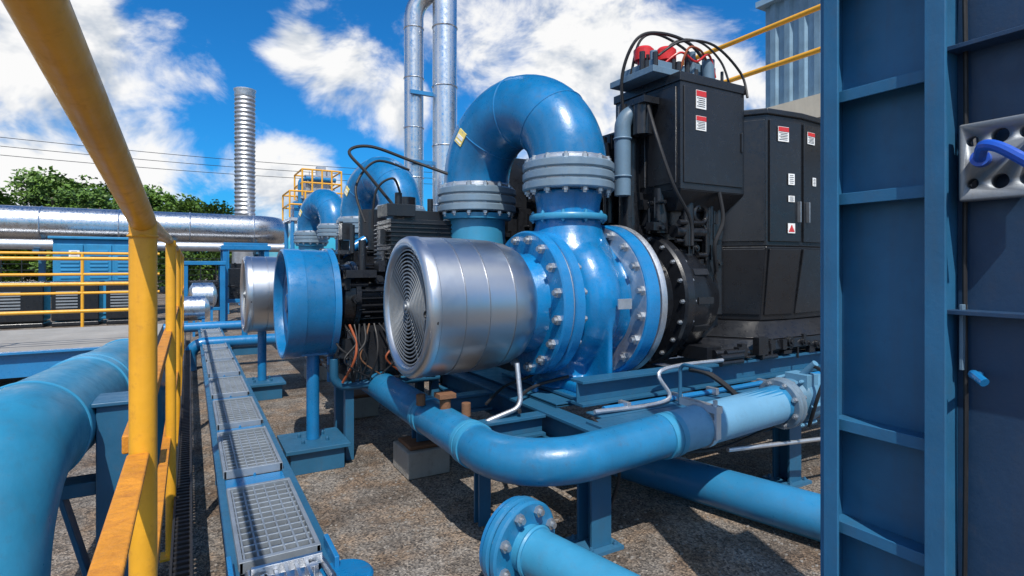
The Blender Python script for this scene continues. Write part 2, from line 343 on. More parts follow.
# U-bends
def ubend(lab):
    t=thing("pipe_bend",lab,"pipe",(2.33,3.95,2.0),"large blue pipe bends over the pumps")
    a=V((2.475,PV,0));c=V((2.2,4.45,0));R=(c-a).length/2;m=(a+c)/2;e=(a-c).normalized()
    z0=2.33;b=B();path=[V((a.x,a.y,2.25))]
    for k in range(33):
        th=math.pi*k/32;path.append(m+e*R*math.cos(th)+V((0,0,z0+R*math.sin(th)*1.0)))
    path+= [V((c.x,c.y,2.2))];b.sweep(path,.288,56)
    for k in(8,16,24):
        th=math.pi*k/32;p=m+e*R*math.cos(th)+V((0,0,z0+R*math.sin(th)));tg=(-e*math.sin(th)+V((0,0,math.cos(th))))
        b.torus(p,tg,.288,.006,56,6)
    part(t,"pipe",b,[BLUE])
    for q,zc in((a,2.255),(c,2.16)):
        flange(t,(q.x,q.y,zc),(0,0,1),.345,.22,14,bs=.026,mat_=FLG,boltR=.303,layers=3)
        b=B();b.rev((q.x,q.y,zc+.11),(0,0,1),[(0,.31),(.02,.308),(.035,.288)],48);part(t,"collar",b,[GALV])
    b=B();b.cyl((c.x,c.y,.95),(c.x,c.y,2.05),.25,seg=40);b.rev((c.x,c.y,1.99),(0,0,1),[(0,.25),(.005,.30),(.05,.31)],40);part(t,"riser",b,[BLUEL])
    th=math.radians(140);p=m+e*R*math.cos(th)+V((0,0,z0+R*math.sin(th)));nn=V((-.964,-.265,0));tg=(-e*math.sin(th)+V((0,0,math.cos(th)))).normalized()
    b=B();b.obox(p+nn*.289,tg*.12,tg.cross(nn)*.10,nn*.008);b.m(1).obox(p+nn*.2935,tg*.03,tg.cross(nn)*.08,nn*.003);b.obox(p+nn*.2935+tg*.04,tg*.012,tg.cross(nn)*.08,nn*.003);part(t,"label_plate",b,[LYEL,WHT])
    return t
ub=ubend("large glossy blue U-shaped pipe bend flanged onto the pump")
dup(ub,(0,3.9,0),"blue U-shaped pipe bend further down the pump row");dup(ub,(0,7.8,0),"blue U-shaped pipe bend far down the pump row")
# ------------------------------------------------------------------ engine
t=thing("engine","black engine with control box, hoses and red caps on skid","engine",(3.5,PV,.9))
b=B();b.rev((2.92,PV,PZ),AX,[(0,.40),(.22,.42),(.24,.52),(.26,.535),(.33,.535),(.35,.52),(.36,.50),(.50,.49),(.60,.46),(.70,.40),(.8,.36)],72)
for k in range(14):
    a=2*math.pi*k/14;rd=V((0,math.cos(a),math.sin(a)));b.obox(V((3.40,PV,PZ))+rd*.495,(.16,0,0),rd*.02,V((0,-math.sin(a),math.cos(a)))*.05)
h=part(t,"bell_housing",b,[BLK]);b=B();b.bolts((3.21,PV,PZ),AX,.50,20,.018,.14);part(t,"bolts",b,[BOLT],up=h)
b=B()
b.prism([(3.2,3.95),(3.2,3.35),(3.34,3.14),(3.78,3.14),(3.78,3.95)],1.80,2.17);b.prism([(3.45,3.9),(3.45,3.3),(3.55,3.18),(3.80,3.18),(3.80,3.9)],1.0,1.80)
b.box((3.1,3.66,1.75),(3.6,4.35,2.72));b.box((3.1,4.3,.9),(3.6,4.9,2.4));b.box((3.7,3.3,1.0),(3.9,3.8,2.4))
for k in range(7):b.box((3.07,3.68+k*.095,1.85),(3.10,3.72+k*.095,2.7))
b.cyl((3.25,3.14,1.86),(3.62,3.14,1.86),.05);b.cyl((3.38,3.12,1.75),(3.38,3.12,2.17),.05);b.cyl((3.22,3.25,1.85),(3.22,3.25,2.2),.06);b.cyl((3.62,3.13,1.4),(3.62,3.13,2.17),.05);b.cyl((3.74,3.14,1.2),(3.74,3.14,2.17),.045)
b.cyl((3.12,3.5,1.75),(3.12,3.5,2.9),.09);b.cyl((3.04,3.66,1.95),(3.04,3.66,2.5),.05)
b.torus((3.5,3.10,2.0),(0,1,0),.07,.02,24,8)
greeble(b,RN,40,'v',3.3,3.78,1.5,2.15,3.14,.07);greeble(b,RN,40,'u',3.2,3.9,1.8,2.15,3.2,.12);greeble(b,RN,60,'u',3.66,4.35,1.8,2.7,3.1,.1);greeble(b,RN,30,'v',3.1,3.6,1.8,2.7,3.66,.12)
part(t,"engine_block",b,[BLK],.004)
b=B();b.box((3.18,3.0,2.17),(3.90,3.74,3.04));b.box((3.165,2.99,2.98),(3.915,3.75,3.05));b.box((3.21,2.988,2.22),(3.87,3.0,2.95));b.box((3.84,2.975,2.5),(3.86,2.99,2.66));b.box((3.168,3.04,2.22),(3.18,3.34,2.95));b.box((3.168,3.37,2.22),(3.18,3.70,2.95))
b.prism([(3.25,3.7),(3.25,3.12),(3.85,3.12),(3.85,3.7)],2.02,2.17,[(3.18,3.74),(3.18,3.0),(3.90,3.0),(3.90,3.74)])
cb=part(t,"control_box",b,[BLK],.008)
def lab(t,up,c,nrm,w,h,kind):
    c=V(c);n=V(nrm);s=V((0,0,1)).cross(n).normalized();z=V((0,0,1));b=B()
    b.m(0).obox(c,s*w,z*h,n*.004)
    if kind=="rw":
        b.m(1).obox(c+z*h*.32+n*.003,s*w*.96,z*h*.3,n*.003)
        for k in range(5):b.m(2).obox(c-z*h*(-.07+.11*k)+n*.003+s*w*(.04 if k%2 else -.03),s*w*(.66 if k%2 else .78),z*h*.032,n*.002)
    elif kind=="tri":
        for k in range(5):b.m(1).obox(c+z*h*(-.3+.14*k)+n*.003,s*w*.8*(1-k*.2),z*h*.12,n*.003)
    else:
        for k in range(5):b.m(2).obox(c+z*h*(-.34+.17*k)+n*.003,s*w*(.7 if k%2 else .55),z*h*.04,n*.002)
    return part(t,"warning_label",b,[WHT,RED,BLK],up=up)
lab(t,cb,(3.38,2.984,2.86),(0,-1,0),.11,.14,"rw");lab(t,cb,(3.38,2.984,2.68),(0,-1,0),.11,.11,"rw")
b=B();b.box((3.0,3.1,3.05),(3.85,3.6,3.10));b.box((3.05,3.15,3.10),(3.45,3.5,3.17));b.box((3.55,3.2,3.10),(3.8,3.5,3.24));b.cyl((3.65,3.15,3.10),(3.65,3.15,3.26),.05);b.cyl((3.1,3.2,3.1),(3.1,3.2,3.25),.03);b.cyl((3.48,3.16,3.1),(3.48,3.16,3.3),.025)
part(t,"top_deck",b,[BGREY],.004)
b=B()
for _ in range(22):
    x=RN.uniform(3.02,3.82);y=RN.uniform(3.1,3.5);hh=RN.uniform(.04,.18);b.cyl((x,y,3.1),(x,y,3.1+hh),RN.uniform(.012,.035),seg=10)
part(t,"terminals",b,[BLK])
for c in((3.12,3.33),(3.28,3.25)):
    b=B();b.rev((c[0],c[1],3.17),(0,0,1),[(0,.05),(.04,.05),(.045,.08),(.13,.08),(.15,.06),(.16,0)],24);part(t,"red_cap",b,[RED])
hose(t,[(3.02,3.45,2.75),(2.96,3.4,3.1),(3.02,3.3,3.36),(3.22,3.25,3.43),(3.5,3.2,3.38),(3.75,3.2,3.2)],.013,BLK2)
hose(t,[(3.05,3.4,3.12),(3.1,3.35,3.38),(3.3,3.35,3.47),(3.6,3.3,3.36),(3.72,3.2,3.12)],.011,BLK2)
hose(t,[(3.1,3.15,3.2),(3.3,3.1,3.33),(3.6,3.05,3.34),(3.88,3.02,3.16),(3.9,2.97,2.95)],.010,BLK2)
hose(t,[(3.2,3.4,3.1),(3.4,3.3,3.40),(3.6,3.2,3.42),(3.8,3.15,3.28),(3.86,3.1,3.05)],.009,BLK2)
hose(t,[(3.15,3.2,3.12),(3.3,3.12,3.25),(3.45,3.1,3.2),(3.6,3.1,3.28),(3.7,3.12,3.12)],.009,RED,"cable")
hose(t,[(3.3,3.12,3.12),(3.35,3.08,3.28),(3.5,3.1,3.3),(3.62,3.14,3.25)],.009,ORG)
hose(t,[(3.10,3.3,2.95),(3.02,3.1,2.6),(3.10,3.0,2.2),(3.28,3.0,1.95),(3.3,3.0,1.75)],.014,BLK2)
hose(t,[(3.6,3.0,2.17),(3.62,2.98,1.95),(3.55,3.0,1.75),(3.62,3.04,1.55)],.016,BLK2)
b=B();b.tube([(2.98,3.42,2.15),(2.98,3.42,2.80),(3.22,3.35,2.84)],.065,.14,20);b.torus((2.98,3.42,2.6),(0,0,1),.067,.009,20,6);b.torus((2.98,3.42,2.3),(0,0,1),.067,.009,20,6);part(t,"exhaust_elbow",b,[BGREY])
b=B();b.cyl((3.08,3.30,2.62),(3.08,3.30,2.85),.075);b.box((3.0,3.2,2.85),(3.16,3.36,2.9));part(t,"filter",b,[BLK])
t=thing("engine","black engine block standing behind the blue pipe bend","engine",(3.1,5.4,.9))
b=B();b.box((2.55,5.1,1.0),(3.7,5.9,2.2));b.box((2.7,5.2,2.2),(3.5,5.8,2.75))
for k in range(8):b.box((2.52,5.14+k*.09,1.2),(2.56,5.18+k*.09,2.15));b.box((2.6+k*.13,5.06,1.2),(2.66+k*.13,5.11,2.15))
greeble(b,RN,60,'v',2.6,3.6,1.6,2.7,5.1,.12);part(t,"engine_block",b,[BLK],.005)
b=B();b.tube([(2.7,5.3,2.7),(2.7,5.3,3.0),(3.2,5.3,3.0)],.06,.12);part(t,"exhaust_elbow",b,[BLK])
# cabinet : folded faces, tapering toward the bottom
t=thing("control_cabinet","tall faceted black control cabinet with warning labels on the skid","cabinet",(4.4,3.3,.9))
b=B();P1=[(3.76,3.8),(3.76,3.22),(4.02,2.88),(4.40,2.84),(4.95,2.88),(4.95,3.8)];P0=[(3.84,3.78),(3.84,3.26),(4.06,2.96),(4.40,2.92),(4.95,2.96),(4.95,3.78)]
b.prism(P1,1.75,2.83);b.prism(P0,1.14,1.752,P1);b.prism([(3.74,3.82),(3.74,3.21),(4.01,2.86),(4.40,2.82),(4.97,2.86),(4.97,3.82)],2.81,2.86);body=part(t,"body",b,[BLK],.012)
def plate(p,q,z0,z1,off,th,nm,ms=[BLK],lower=None):
    """panel standing on the edge p-q, offset outward"""
    p=V((p[0],p[1],0));q=V((q[0],q[1],0));d=(q-p);n=V((d.y,-d.x,0)).normalized();b=B()
    a=p+d*.04+n*off;c=q-d*.04+n*off
    if lower:
        lp=V((lower[0][0],lower[0][1],0));lq=V((lower[1][0],lower[1][1],0));ld=lq-lp;la=lp+ld*.04+n*off;lc=lq-ld*.04+n*off
    else:la,lc=a,c
    vs=[]
    for o_ in(0,-th*1.0):
        for w,z in((la,z0),(lc,z0),(c,z1),(a,z1)):vs.append(b.bm.verts.new(w+n*o_+V((0,0,z))))
    for f in((0,1,2,3),(7,6,5,4),(0,4,5,1),(1,5,6,2),(2,6,7,3),(3,7,4,0)):b.f([vs[k] for k in f])
    return part(t,nm,b,ms,.005)
for k in(1,2,3):
    plate(P1[k],P1[k+1],1.79,2.77,.018,.02,"door" if k>1 else "corner_panel");plate(P1[k],P1[k+1],1.19,1.73,.018,.02,"lower_panel",lower=(P0[k],P0[k+1]))
plate(P1[0],P1[1],1.79,2.77,.014,.018,"side_panel")
b=B();b.box((4.34,2.80,1.95),(4.355,2.83,2.12));b.box((4.46,2.80,1.95),(4.475,2.835,2.12));part(t,"handle",b,[BOLT],.002)
lab(t,body,(4.17,2.838,2.66),(-.10,-.995,0),.12,.12,"rw");lab(t,body,(4.52,2.824,2.66),(.07,-.997,0),.11,.10,"rw")
lab(t,body,(4.26,2.828,2.3),(-.10,-.995,0),.07,.09,"w");lab(t,body,(4.26,2.828,2.14),(-.10,-.995,0),.07,.05,"w");lab(t,body,(4.26,2.828,1.9),(-.10,-.995,0),.08,.08,"tri");lab(t,body,(4.57,2.827,2.3),(.07,-.997,0),.05,.07,"w")
b=B();b.prism([(3.66,3.85),(3.66,3.16),(3.96,2.78),(5.1,2.78),(5.1,3.85)],1.02,1.14,[(3.80,3.82),(3.80,3.25),(4.04,2.92),(4.97,2.92),(4.97,3.82)])
b.prism([(3.45,3.9),(3.45,3.1),(3.85,2.76),(5.1,2.76),(5.1,3.9)],.94,1.015,[(3.56,3.88),(3.56,3.12),(3.90,2.78),(5.1,2.78),(5.1,3.88)]);b.box((3.5,2.9,.88),(5.1,3.8,.94));part(t,"plinth",b,[BLK],.006)
b=B();b.box((3.35,2.9,.88),(3.5,3.2,.98));b.cyl((3.4,2.88,.93),(3.7,2.82,.93),.035);greeble(b,RN,40,'v',3.4,5.0,.88,1.0,2.78,.04);part(t,"gland_box",b,[BLK],.005)
# ------------------------------------------------------------------ skid
t=thing("skid_frame","blue welded I-beam skid frame carrying pump and engine","steel frame",(3.6,3.4,0))
def beam(a,c,h=.19,w=.15,m=BLUED,side=None,name="beam"):
    b=B();b.ibeam(a,c,h,w,side=side,tf=.018);return part(t,name,b,[m],.002)
beam((2.0,2.54,.595),(6.2,2.54,.595));beam((2.0,2.45,.585),(2.0,4.75,.585),.18,.14)
beam((2.1,2.84,.80),(6.2,2.84,.80),.16,.13);beam((2.1,4.0,.60),(6.2,4.0,.60));beam((2.0,4.82,.595),(6.2,4.82,.595))
beam((2.12,2.72,.42),(6.2,2.72,.42),.12,.10);beam((2.3,2.95,.70),(2.3,4.0,.70),.05,.2)
beam((1.4,2.98,.60),(1.93,2.98,.60),.13,.1);beam((1.62,3.7,.60),(1.93,3.7,.60),.13,.1)
for u in(2.9,3.83,4.8):beam((u,2.62,.59),(u,3.93,.59),.16,.12)
for u in(2.2,3.0):beam((u,2.99,.69),(u,4.75,.69),.012,.30)
b=B();b.box((2.12,2.62,.685),(3.3,2.77,.693));b.box((3.4,2.62,.685),(6.1,2.77,.693));part(t,"deck_plate",b,[BLUED])
for u in(2.4,3.0,3.4,4.3):
    b=B();b.box((u,2.475,.515),(u+.01,2.532,.675));part(t,"stiffener",b,[BLUED])
for u,v in((2.0,2.54),(3.83,2.58),(5.6,2.58),(2.0,4.6)):
    beam((u,v,.02),(u,v,.50),.14,.14,side=(1,0,0),name="leg")
    b=B();b.box((u-.12,v-.12,0),(u+.12,v+.12,.02));b.bolts((u,v,.02),(0,0,1),.12,4,.014,.03,.5);part(t,"foot_plate",b,[BLUED])
beam((1.57,2.95,.42),(1.57,4.7,.42),.14,.1);beam((1.57,4.15,.24),(1.57,4.15,.35),.12,.12,side=(1,0,0),name="leg");beam((1.57,3.1,.0),(1.57,3.1,.35),.08,.08,side=(1,0,0),name="leg")
beam((1.57,5.0,.42),(1.57,11,.42),.14,.1)
b=B();b.tube([(2.75,2.35,.96),(2.75,2.6,.96),(2.75,2.6,.70)],.012,.05,8);part(t,"bracket",b,[BLUED])
for k,(pts,r,m) in enumerate((([(2.1,2.66,.72),(2.7,2.66,.72),(2.7,2.72,.9),(3.3,2.72,.92)],.014,GALV),([(2.2,2.70,.715),(3.3,2.70,.715),(3.9,2.70,.72),(5.5,2.70,.72)],.018,BLUE),([(1.75,2.95,.70),(1.9,3.2,.72),(2.1,3.3,.76),(2.3,3.2,.82)],.012,BLK2),([(1.7,3.3,.68),(1.95,3.5,.73),(2.15,3.45,.80),(2.2,3.2,.95)],.010,BLK2),([(2.05,2.62,.70),(2.05,2.46,.62),(2.1,2.44,.4),(2.1,2.6,.05)],.010,BLK2),([(2.3,2.45,.50),(2.9,2.42,.44),(3.6,2.44,.50),(4.4,2.45,.46)],.009,BLK2),([(1.5,3.3,.52),(1.5,3.8,.50),(1.5,4.6,.52)],.022,BLUE))):
    hose(t,pts,r,m,"small_pipe" if m is not BLK2 else "cable")
for u in(2.35,2.8,3.15,3.7,4.2):
    b=B();b.box((u,2.65,.70),(u+.03,2.74,.745));part(t,"clamp",b,[GALV],.002)
for k,(u,v) in enumerate(((1.57,4.17),(1.57,6.05),(1.57,8.2))):
    b=B();b.box((u-.17,v-.19,0),(u+.17,v+.17,.20));b.m(1).box((u-.14,v-.15,.2),(u+.13,v+.14,.232))
    single("concrete_block","rough concrete block carrying the pump frame","concrete block",b,[CONC,RUST],(u,v,0),.012,"concrete blocks under the frame")
# ------------------------------------------------------------------ lower pipes
t=thing("pipeline","blue pipeline sweeping around the skid corner above gravel","pipe",(1.4,2.4,.3))
b=B();b.tube([(1.386,12,.60),(1.386,2.317,.587),(3.5,2.317,.70)],.118,.42,32,14);part(t,"pipe",b,[BLUEW])
for p,d in(((1.386,2.86,.588),(0,1,0)),((1.386,3.55,.588),(0,1,0)),((1.386,5.2,.588),(0,1,0)),((2.35,2.317,.635),(1,0,.05))):
    b=B();p=V(p);d=V(d).normalized();b.rev(p,d,[(-.05,.118),(-.048,.126),(-.01,.127),(-.008,.123),(.008,.123),(.01,.127),(.048,.126),(.05,.118)],32);part(t,"coupling",b,[BLUEL])
b=B();b.rev((2.62,2.317,.651),(1,0,.05),[(-.02,.118),(-.02,.129),(.02,.129),(.02,.118)],32);b.box((2.595,2.18,.75),(2.645,2.46,.79));b.box((2.60,2.185,.6),(2.64,2.2,.77));b.cyl((2.62,2.21,.77),(2.62,2.21,.82),.014,seg=6);part(t,"clamp",b,[GALV])
b=B();b.rev((2.95,2.317,.668),(1,0,.05),[(-.55,.1195),(-.55,.121),(.35,.121),(.35,.1195)],32,cap=False);part(t,"sleeve",b,[WRAP])
flange(t,(3.38,2.317,.69),(1,0,.05),.165,.08,8,bs=.017,mat_=FLG,boltR=.138)
b=B();b.rev((3.43,2.317,.695),(1,0,.05),[(0,.13),(.03,.12),(.07,.155),(.16,.16),(.2,.13),(.4,.125)],28);b.box((3.48,2.20,.78),(3.60,2.36,.88));b.cyl((3.54,2.30,.84),(3.54,2.18,.96),.022);b.bolts((3.54,2.317,.695),(1,0,.05),.165,6,.014,.16);part(t,"valve",b,[WRAP],.003)
b=B();b.curve([(3.54,2.2,.94),(3.50,2.1,.90),(3.46,2.12,.75),(3.5,2.2,.55)],.012,8);part(t,"cable",b,[BLK2])
b=B();b.cyl((1.386,3.25,.69),(1.386,3.25,.78),.035);b.box((1.33,3.2,.77),(1.44,3.3,.80));b.cyl((1.30,3.45,.69),(1.30,3.45,.76),.03);b.cyl((1.46,3.1,.68),(1.46,3.1,.76),.028);part(t,"vent_valve",b,[RUST],.002)
b=B();b.tube([(1.79,3.05,.98),(1.78,2.98,.72),(1.56,3.0,.66),(1.5,3.0,.62)],.016,.08,12);part(t,"drain_pipe",b,[GALV])
b=B();b.tube([(2.66,3.7,.15),(3.35,1.1,.15)],.128,.2,32)
single("ground_pipe","thick blue pipe lying across the gravel beneath the skid","pipe",b,[BLUEW],(3,2.4,0))
t=thing("flanged_pipe","short light blue pipe with bolted flange low on gravel","pipe",(1.5,2,.1))
d=V((.36,-1.3,-.05)).normalized();fc=V((1.385,2.33,.25))
b=B();b.cyl(fc,fc+d*1.4,.11,seg=36);b.torus(fc+d*.1,d,.112,.012,36,6);part(t,"pipe",b,[BLUEL])
b=B();b.cyl(fc-d*.068,fc-d*.05,.205,seg=48);b.rev(fc-d*.07,-d,[(0,.12),(.02,.11),(.03,.0)],32);part(t,"blind_cover",b,[BLUE])
flange(t,fc,d,.215,.10,8,bs=.027,mat_=BLUEW,boltR=.172)
b=B();b.box((1.33,2.25,0),(1.44,2.5,.06));part(t,"support",b,[CONC],.005)
b=B();b.tube([(2.9,2.35,.45),(5.0,2.2,.33)],.014,.1,12);single("conduit","thin galvanised conduit running below the skid","conduit",b,[GALV],(3.9,2.28,.3))
b=B();b.curve([(3.0,2.75,.88),(3.05,2.62,.86),(3.15,2.5,.74),(3.2,2.46,.62),(3.16,2.44,.5)],.02,8);single("hose","short black braided hose draped over the frame","hose",b,[BLK2],(3.1,2.6,.6))
# ------------------------------------------------------------------ column
t=thing("steel_column","tall blue steel column with welded stiffener plates","steel column",(2.06,.75,0));ZT=2.85
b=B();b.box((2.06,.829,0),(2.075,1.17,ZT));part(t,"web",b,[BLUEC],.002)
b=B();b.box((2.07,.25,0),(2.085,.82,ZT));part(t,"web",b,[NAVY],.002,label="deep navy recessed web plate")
for v in(1.17,.82,.27):
    b=B();b.box((1.955,v,0),(2.2,v+.018,ZT));part(t,"flange_plate",b,[BLUEC],.003)
b=B();b.box((1.943,.80,0),(1.957,.855,ZT));part(t,"edge_strip",b,[BLUEC],.002)
b=B();b.box((1.945,1.12,0),(1.957,1.17,ZT));part(t,"edge_strip",b,[BLUEC],.002)
for z in(.34,.68,1.04,1.83,2.19,2.6):
    b=B();b.box((1.985,.839,z),(2.059,1.169,z+.016));b.box((1.979,.839,z-.02),(1.985,1.169,z+.02));part(t,"stiffener",b,[BLUEC],.002)
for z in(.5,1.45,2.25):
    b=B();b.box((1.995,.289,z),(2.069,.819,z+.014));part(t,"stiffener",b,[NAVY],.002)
b=B();b.box((2.0,.60,1.79),(2.035,.79,2.02));gs=part(t,"gusset",b,[GRATE],.006)
cb_=B()
for v,z,r in((.755,1.965,.016),(.755,1.84,.016),(.69,1.97,.022),(.69,1.84,.022),(.63,1.97,.018),(.63,1.84,.018)):cb_.cyl((1.9,v,z),(2.2,v,z),r,seg=20)
ct=mk(cb_,"cutter",[BLK],gs.parent.location);ct.location=gs.parent.location
bpy.context.view_layer.update()
md=gs.modifiers.new("bo","BOOLEAN");md.object=ct;md.solver='EXACT'
bpy.context.view_layer.update();bake(gs);bpy.data.objects.remove(ct)
b=B();b.box((2.035,.66,1.80),(2.07,.67,2.0));b.box((2.035,.77,1.80),(2.07,.78,2.0));part(t,"gusset_leg",b,[GALV])
b=B();b.curve([(2.0,.735,1.905),(1.96,.72,1.92),(1.93,.70,1.935),(1.92,.66,1.92),(1.92,.60,1.87)],.016,10);b.cyl((2.03,.735,1.905),(1.98,.73,1.91),.024);part(t,"hose",b,[HBLUE])
b=B();b.cyl((2.07,.76,1.27),(1.98,.74,1.28),.009);b.curve([(1.98,.745,1.28),(1.95,.73,1.285),(1.93,.70,1.27)],.013,10);part(t,"valve_lever",b,[BLUE])
b=B();b.box((2.03,.79,1.28),(2.065,.80,1.48));part(t,"bracket",b,[BGREY],.002)
b=B();b.curve([(2.06,.80,2.7),(2.05,.79,2.1),(2.055,.795,1.6),(2.05,.79,1.1),(2.06,.80,.3)],.007,8);part(t,"cable",b,[BLK2])
b=B();b.box((1.85,.15,0),(2.35,1.3,.025));b.bolts((2.0,.75,.03),(0,0,1),.35,6,.02,.05);part(t,"base_plate",b,[BLUEC],.003)
# ------------------------------------------------------------------ yellow handrail (near)
t=thing("handrail","worn yellow tubular handrail running along the walkway","handrail",(-.1,3,0))
b=B();b.tube([(-.145,.12,1.945),(-.085,1.40,1.69)],.0245,.1,24);b.tube([(-.085,1.40,1.69),(-.10,3.6,1.735),(-.11,11,1.76)],.022,.1,20);part(t,"top_rail",b,[YEL])
for v,z in((1.40,1.69),(3.6,1.735),(5.8,1.742),(8.0,1.75),(10.9,1.76)):
    u=-.081-.0028*v;b=B();b.cyl((u,v,.0),(u,v,z),.0255,seg=24);b.torus((u,v,z-.03),(0,0,1),.0265,.003,24,6);b.box((u-.05,v-.05,0),(u+.05,v+.05,.012));part(t,"post",b,[YEL])
b=B();b.box((-.112,.3,1.205),(-.072,1.375,1.215));b.box((-.112,.3,1.175),(-.104,1.375,1.205));b.box((-.125,1.43,1.2),(-.085,10.9,1.24));part(t,"mid_rail",b,[YELR],.004,label="rust stained yellow mid rail")
b=B();b.box((-.13,1.43,.62),(-.09,10.9,.66));part(t,"lower_rail",b,[YELR],.004)
b=B();b.box((-.075,1.5,.27),(-.065,13,.33));b.box((.0,1.5,.27),(.01,13,.33))
for k in range(190):
    v=1.55+k*.05;b.box((-.065,v,.30),(.0,v+.022,.318))
single("cable_ladder","narrow dark ribbed cable ladder beside the walkway grating","cable ladder",b,[BLK2],(-.03,6,0))
# cable tray with grating covers
t=thing("cable_tray","blue cable tray with worn open steel grating covers","cable tray",(.33,6,0))
for u in(.142,.498):
    b=B();b.box((u,2.02,.22),(u+.02,14,.365));b.box((u-.012 if u<.3 else u-.02,2.02,.365),(u+.03 if u<.3 else u+.034,14,.372));part(t,"side_rail",b,[BLUED],.003)
b=B();b.box((.165,2.02,.235),(.495,14,.245));part(t,"tray_floor",b,[NAVY])
v=2.5;gme=None
for k in range(10):
    if gme is None:
        b=B();L0=.84
        for i in range(6):b.box((.190+i*.0525,v,.362),(.199+i*.0525,L0+v,.390))
        for j in range(13):b.box((.178,v+j*L0/13+.03,.364),(.478,v+j*L0/13+.042,.3885))
        for a in(.168,.470):b.box((a,v-.01,.355),(a+.018,v+L0+.02,.402))
        for a in(-.01,L0):b.box((.172,v+a,.356),(.486,v+a+.025,.4035))
        gme=part(t,"grating_cover",b,[TREAD],.002);gme0=gme
    else:
        n=gme0.copy();COL.objects.link(n);n.parent=t;n.location=(random.uniform(-.006,.006),k*1.12,random.uniform(-.004,.010))
    b=B();b.box((.165,v+.88,.33),(.495,v+1.10,.366));b.bolts((.33,v+.99,.366),(0,0,1),.12,2,.01,.015);part(t,"cross_plate",b,[BLUE],.003)
    v+=1.12
b=B();b.obox((.31,2.25,.385),(.28,.05,0),(-.02,.24,0),(0,0,.006))
for i in range(6):b.obox((.21+i*.038,2.22+i*.006,.41),(.014,0,0),(0,.17,0),(0,0,.04))
b.tube([(.20,2.44,.38),(.19,2.12,.43),(.47,2.12,.43),(.47,2.44,.38)],.014,.06,10);b.obox((.33,2.33,.43),(.26,0,0),(0,.02,0),(0,0,.04));b.cyl((.24,2.29,.38),(.24,2.29,.43),.02,seg=6);b.cyl((.42,2.29,.38),(.42,2.29,.43),.02,seg=6)
part(t,"end_clip",b,[SILV],.002)
b=B();b.rev((.53,2.26,.24),(0,0,1),[(0,.115),(.13,.115),(.14,.105),(.14,.07)],32);b.box((.142,1.95,.22),(.54,2.04,.34));b.obox((.515,2.42,.39),(.02,0,0),(0,.22,0),(0,0,.07));b.obox((.135,2.42,.39),(.02,0,0),(0,.22,0),(0,0,.07));part(t,"end_cap",b,[BLUE],.004)
b=B()
for k in range(5):
    b.tube([(.2+k*.06,2.0,.26),(.2+k*.06,14,.26)],.014,.1,8)
part(t,"cables",b,[BLK2])
for k in range(6):
    b=B();vv=2.6+k*2;b.box((.16,vv,0),(.2,vv+.05,.22));b.box((.46,vv,0),(.5,vv+.05,.22));part(t,"leg",b,[BLUED])
# left big pipe
t=thing("pipeline","large light blue pipe with elbow beside yellow handrail","pipe",(-.5,3,0))
b=B();b.tube([(-.60,2.32,0),(-.60,2.32,.95),(-.36,5.15,.86),(-.36,5.15,0)],.205,.40,48,16)
for v in(2.85,4.75):
    f=(v-2.32)/2.83;b.torus((-.60+.24*f,v,.95-.09*f),(.085,1,-.032),.205,.007,48,6)
b.torus((-.60,2.32,.42),(0,0,1),.205,.007,48,6);part(t,"pipe",b,[BLUEL])
for v in(3.7,3.82):
    f=(v-2.32)/2.83;b=B();b.rev((-.60+.24*f,v,.95-.09*f),(.085,1,-.032),[(-.05,.2),(-.045,.214),(.045,.214),(.05,.2)],48);part(t,"coupling",b,[BLUEL])
t=thing("pipe_support","solid dark blue steel pedestal standing beside the large pipe","pipe support",(-.27,3.0,0))
b=B();b.box((-.345,2.92,0),(-.20,3.10,1.0));b.box((-.36,2.90,1.0),(-.19,3.12,1.02));b.box((-.62,2.95,.62),(-.345,3.07,.68));b.box((-.42,2.86,0),(-.14,3.16,.02));b.obox((-.40,3.0,.35),(.02,0,0),(0,.10,0),(-.14,0,.55));part(t,"pedestal",b,[BLUED],.006)
# left slab + rail
t=thing("concrete_platform","low concrete platform with blue steel edge","platform",(-3,10,0))
b=B();b.box((-12,8.6,.42),(-.4,11.5,.58));part(t,"slab",b,[CONC],.01)
b=B();b.box((-12,8.58,.28),(-.4,8.6,.56));b.box((-12,8.5,.56),(-.4,8.6,.585))
for u in(-9,-6,-3,-.6):b.box((u,8.7,0),(u+.15,8.85,.42))
part(t,"edge_beam",b,[BLUE])
t=thing("handrail","yellow three bar guard rail on the concrete platform","guard rail",(-4,8.9,.58))
b=B()
for z in(1.68,1.36,1.02):b.tube([(-12,8.8,z),(-.45,8.8,z)],.022,.1,12)
part(t,"rail",b,[YEL])
for u in(-11,-8.5,-6,-3.6,-2.2,-.5):
    b=B();b.cyl((u,8.8,.58),(u,8.8,1.68),.025,seg=12);part(t,"post",b,[YEL])
t=thing("handrail","yellow guard rail across the far yard","guard rail",(-3,15,0))
b=B()
for z in(1.85,1.4,1.0):b.tube([(-9,15,z),(-.6,15,z)],.03,.1,10)
part(t,"rail",b,[YEL])
for u in(-8,-6,-4,-2,-.7):
    b=B();b.cyl((u,15,0),(u,15,1.85),.03,seg=10);part(t,"post",b,[YEL])
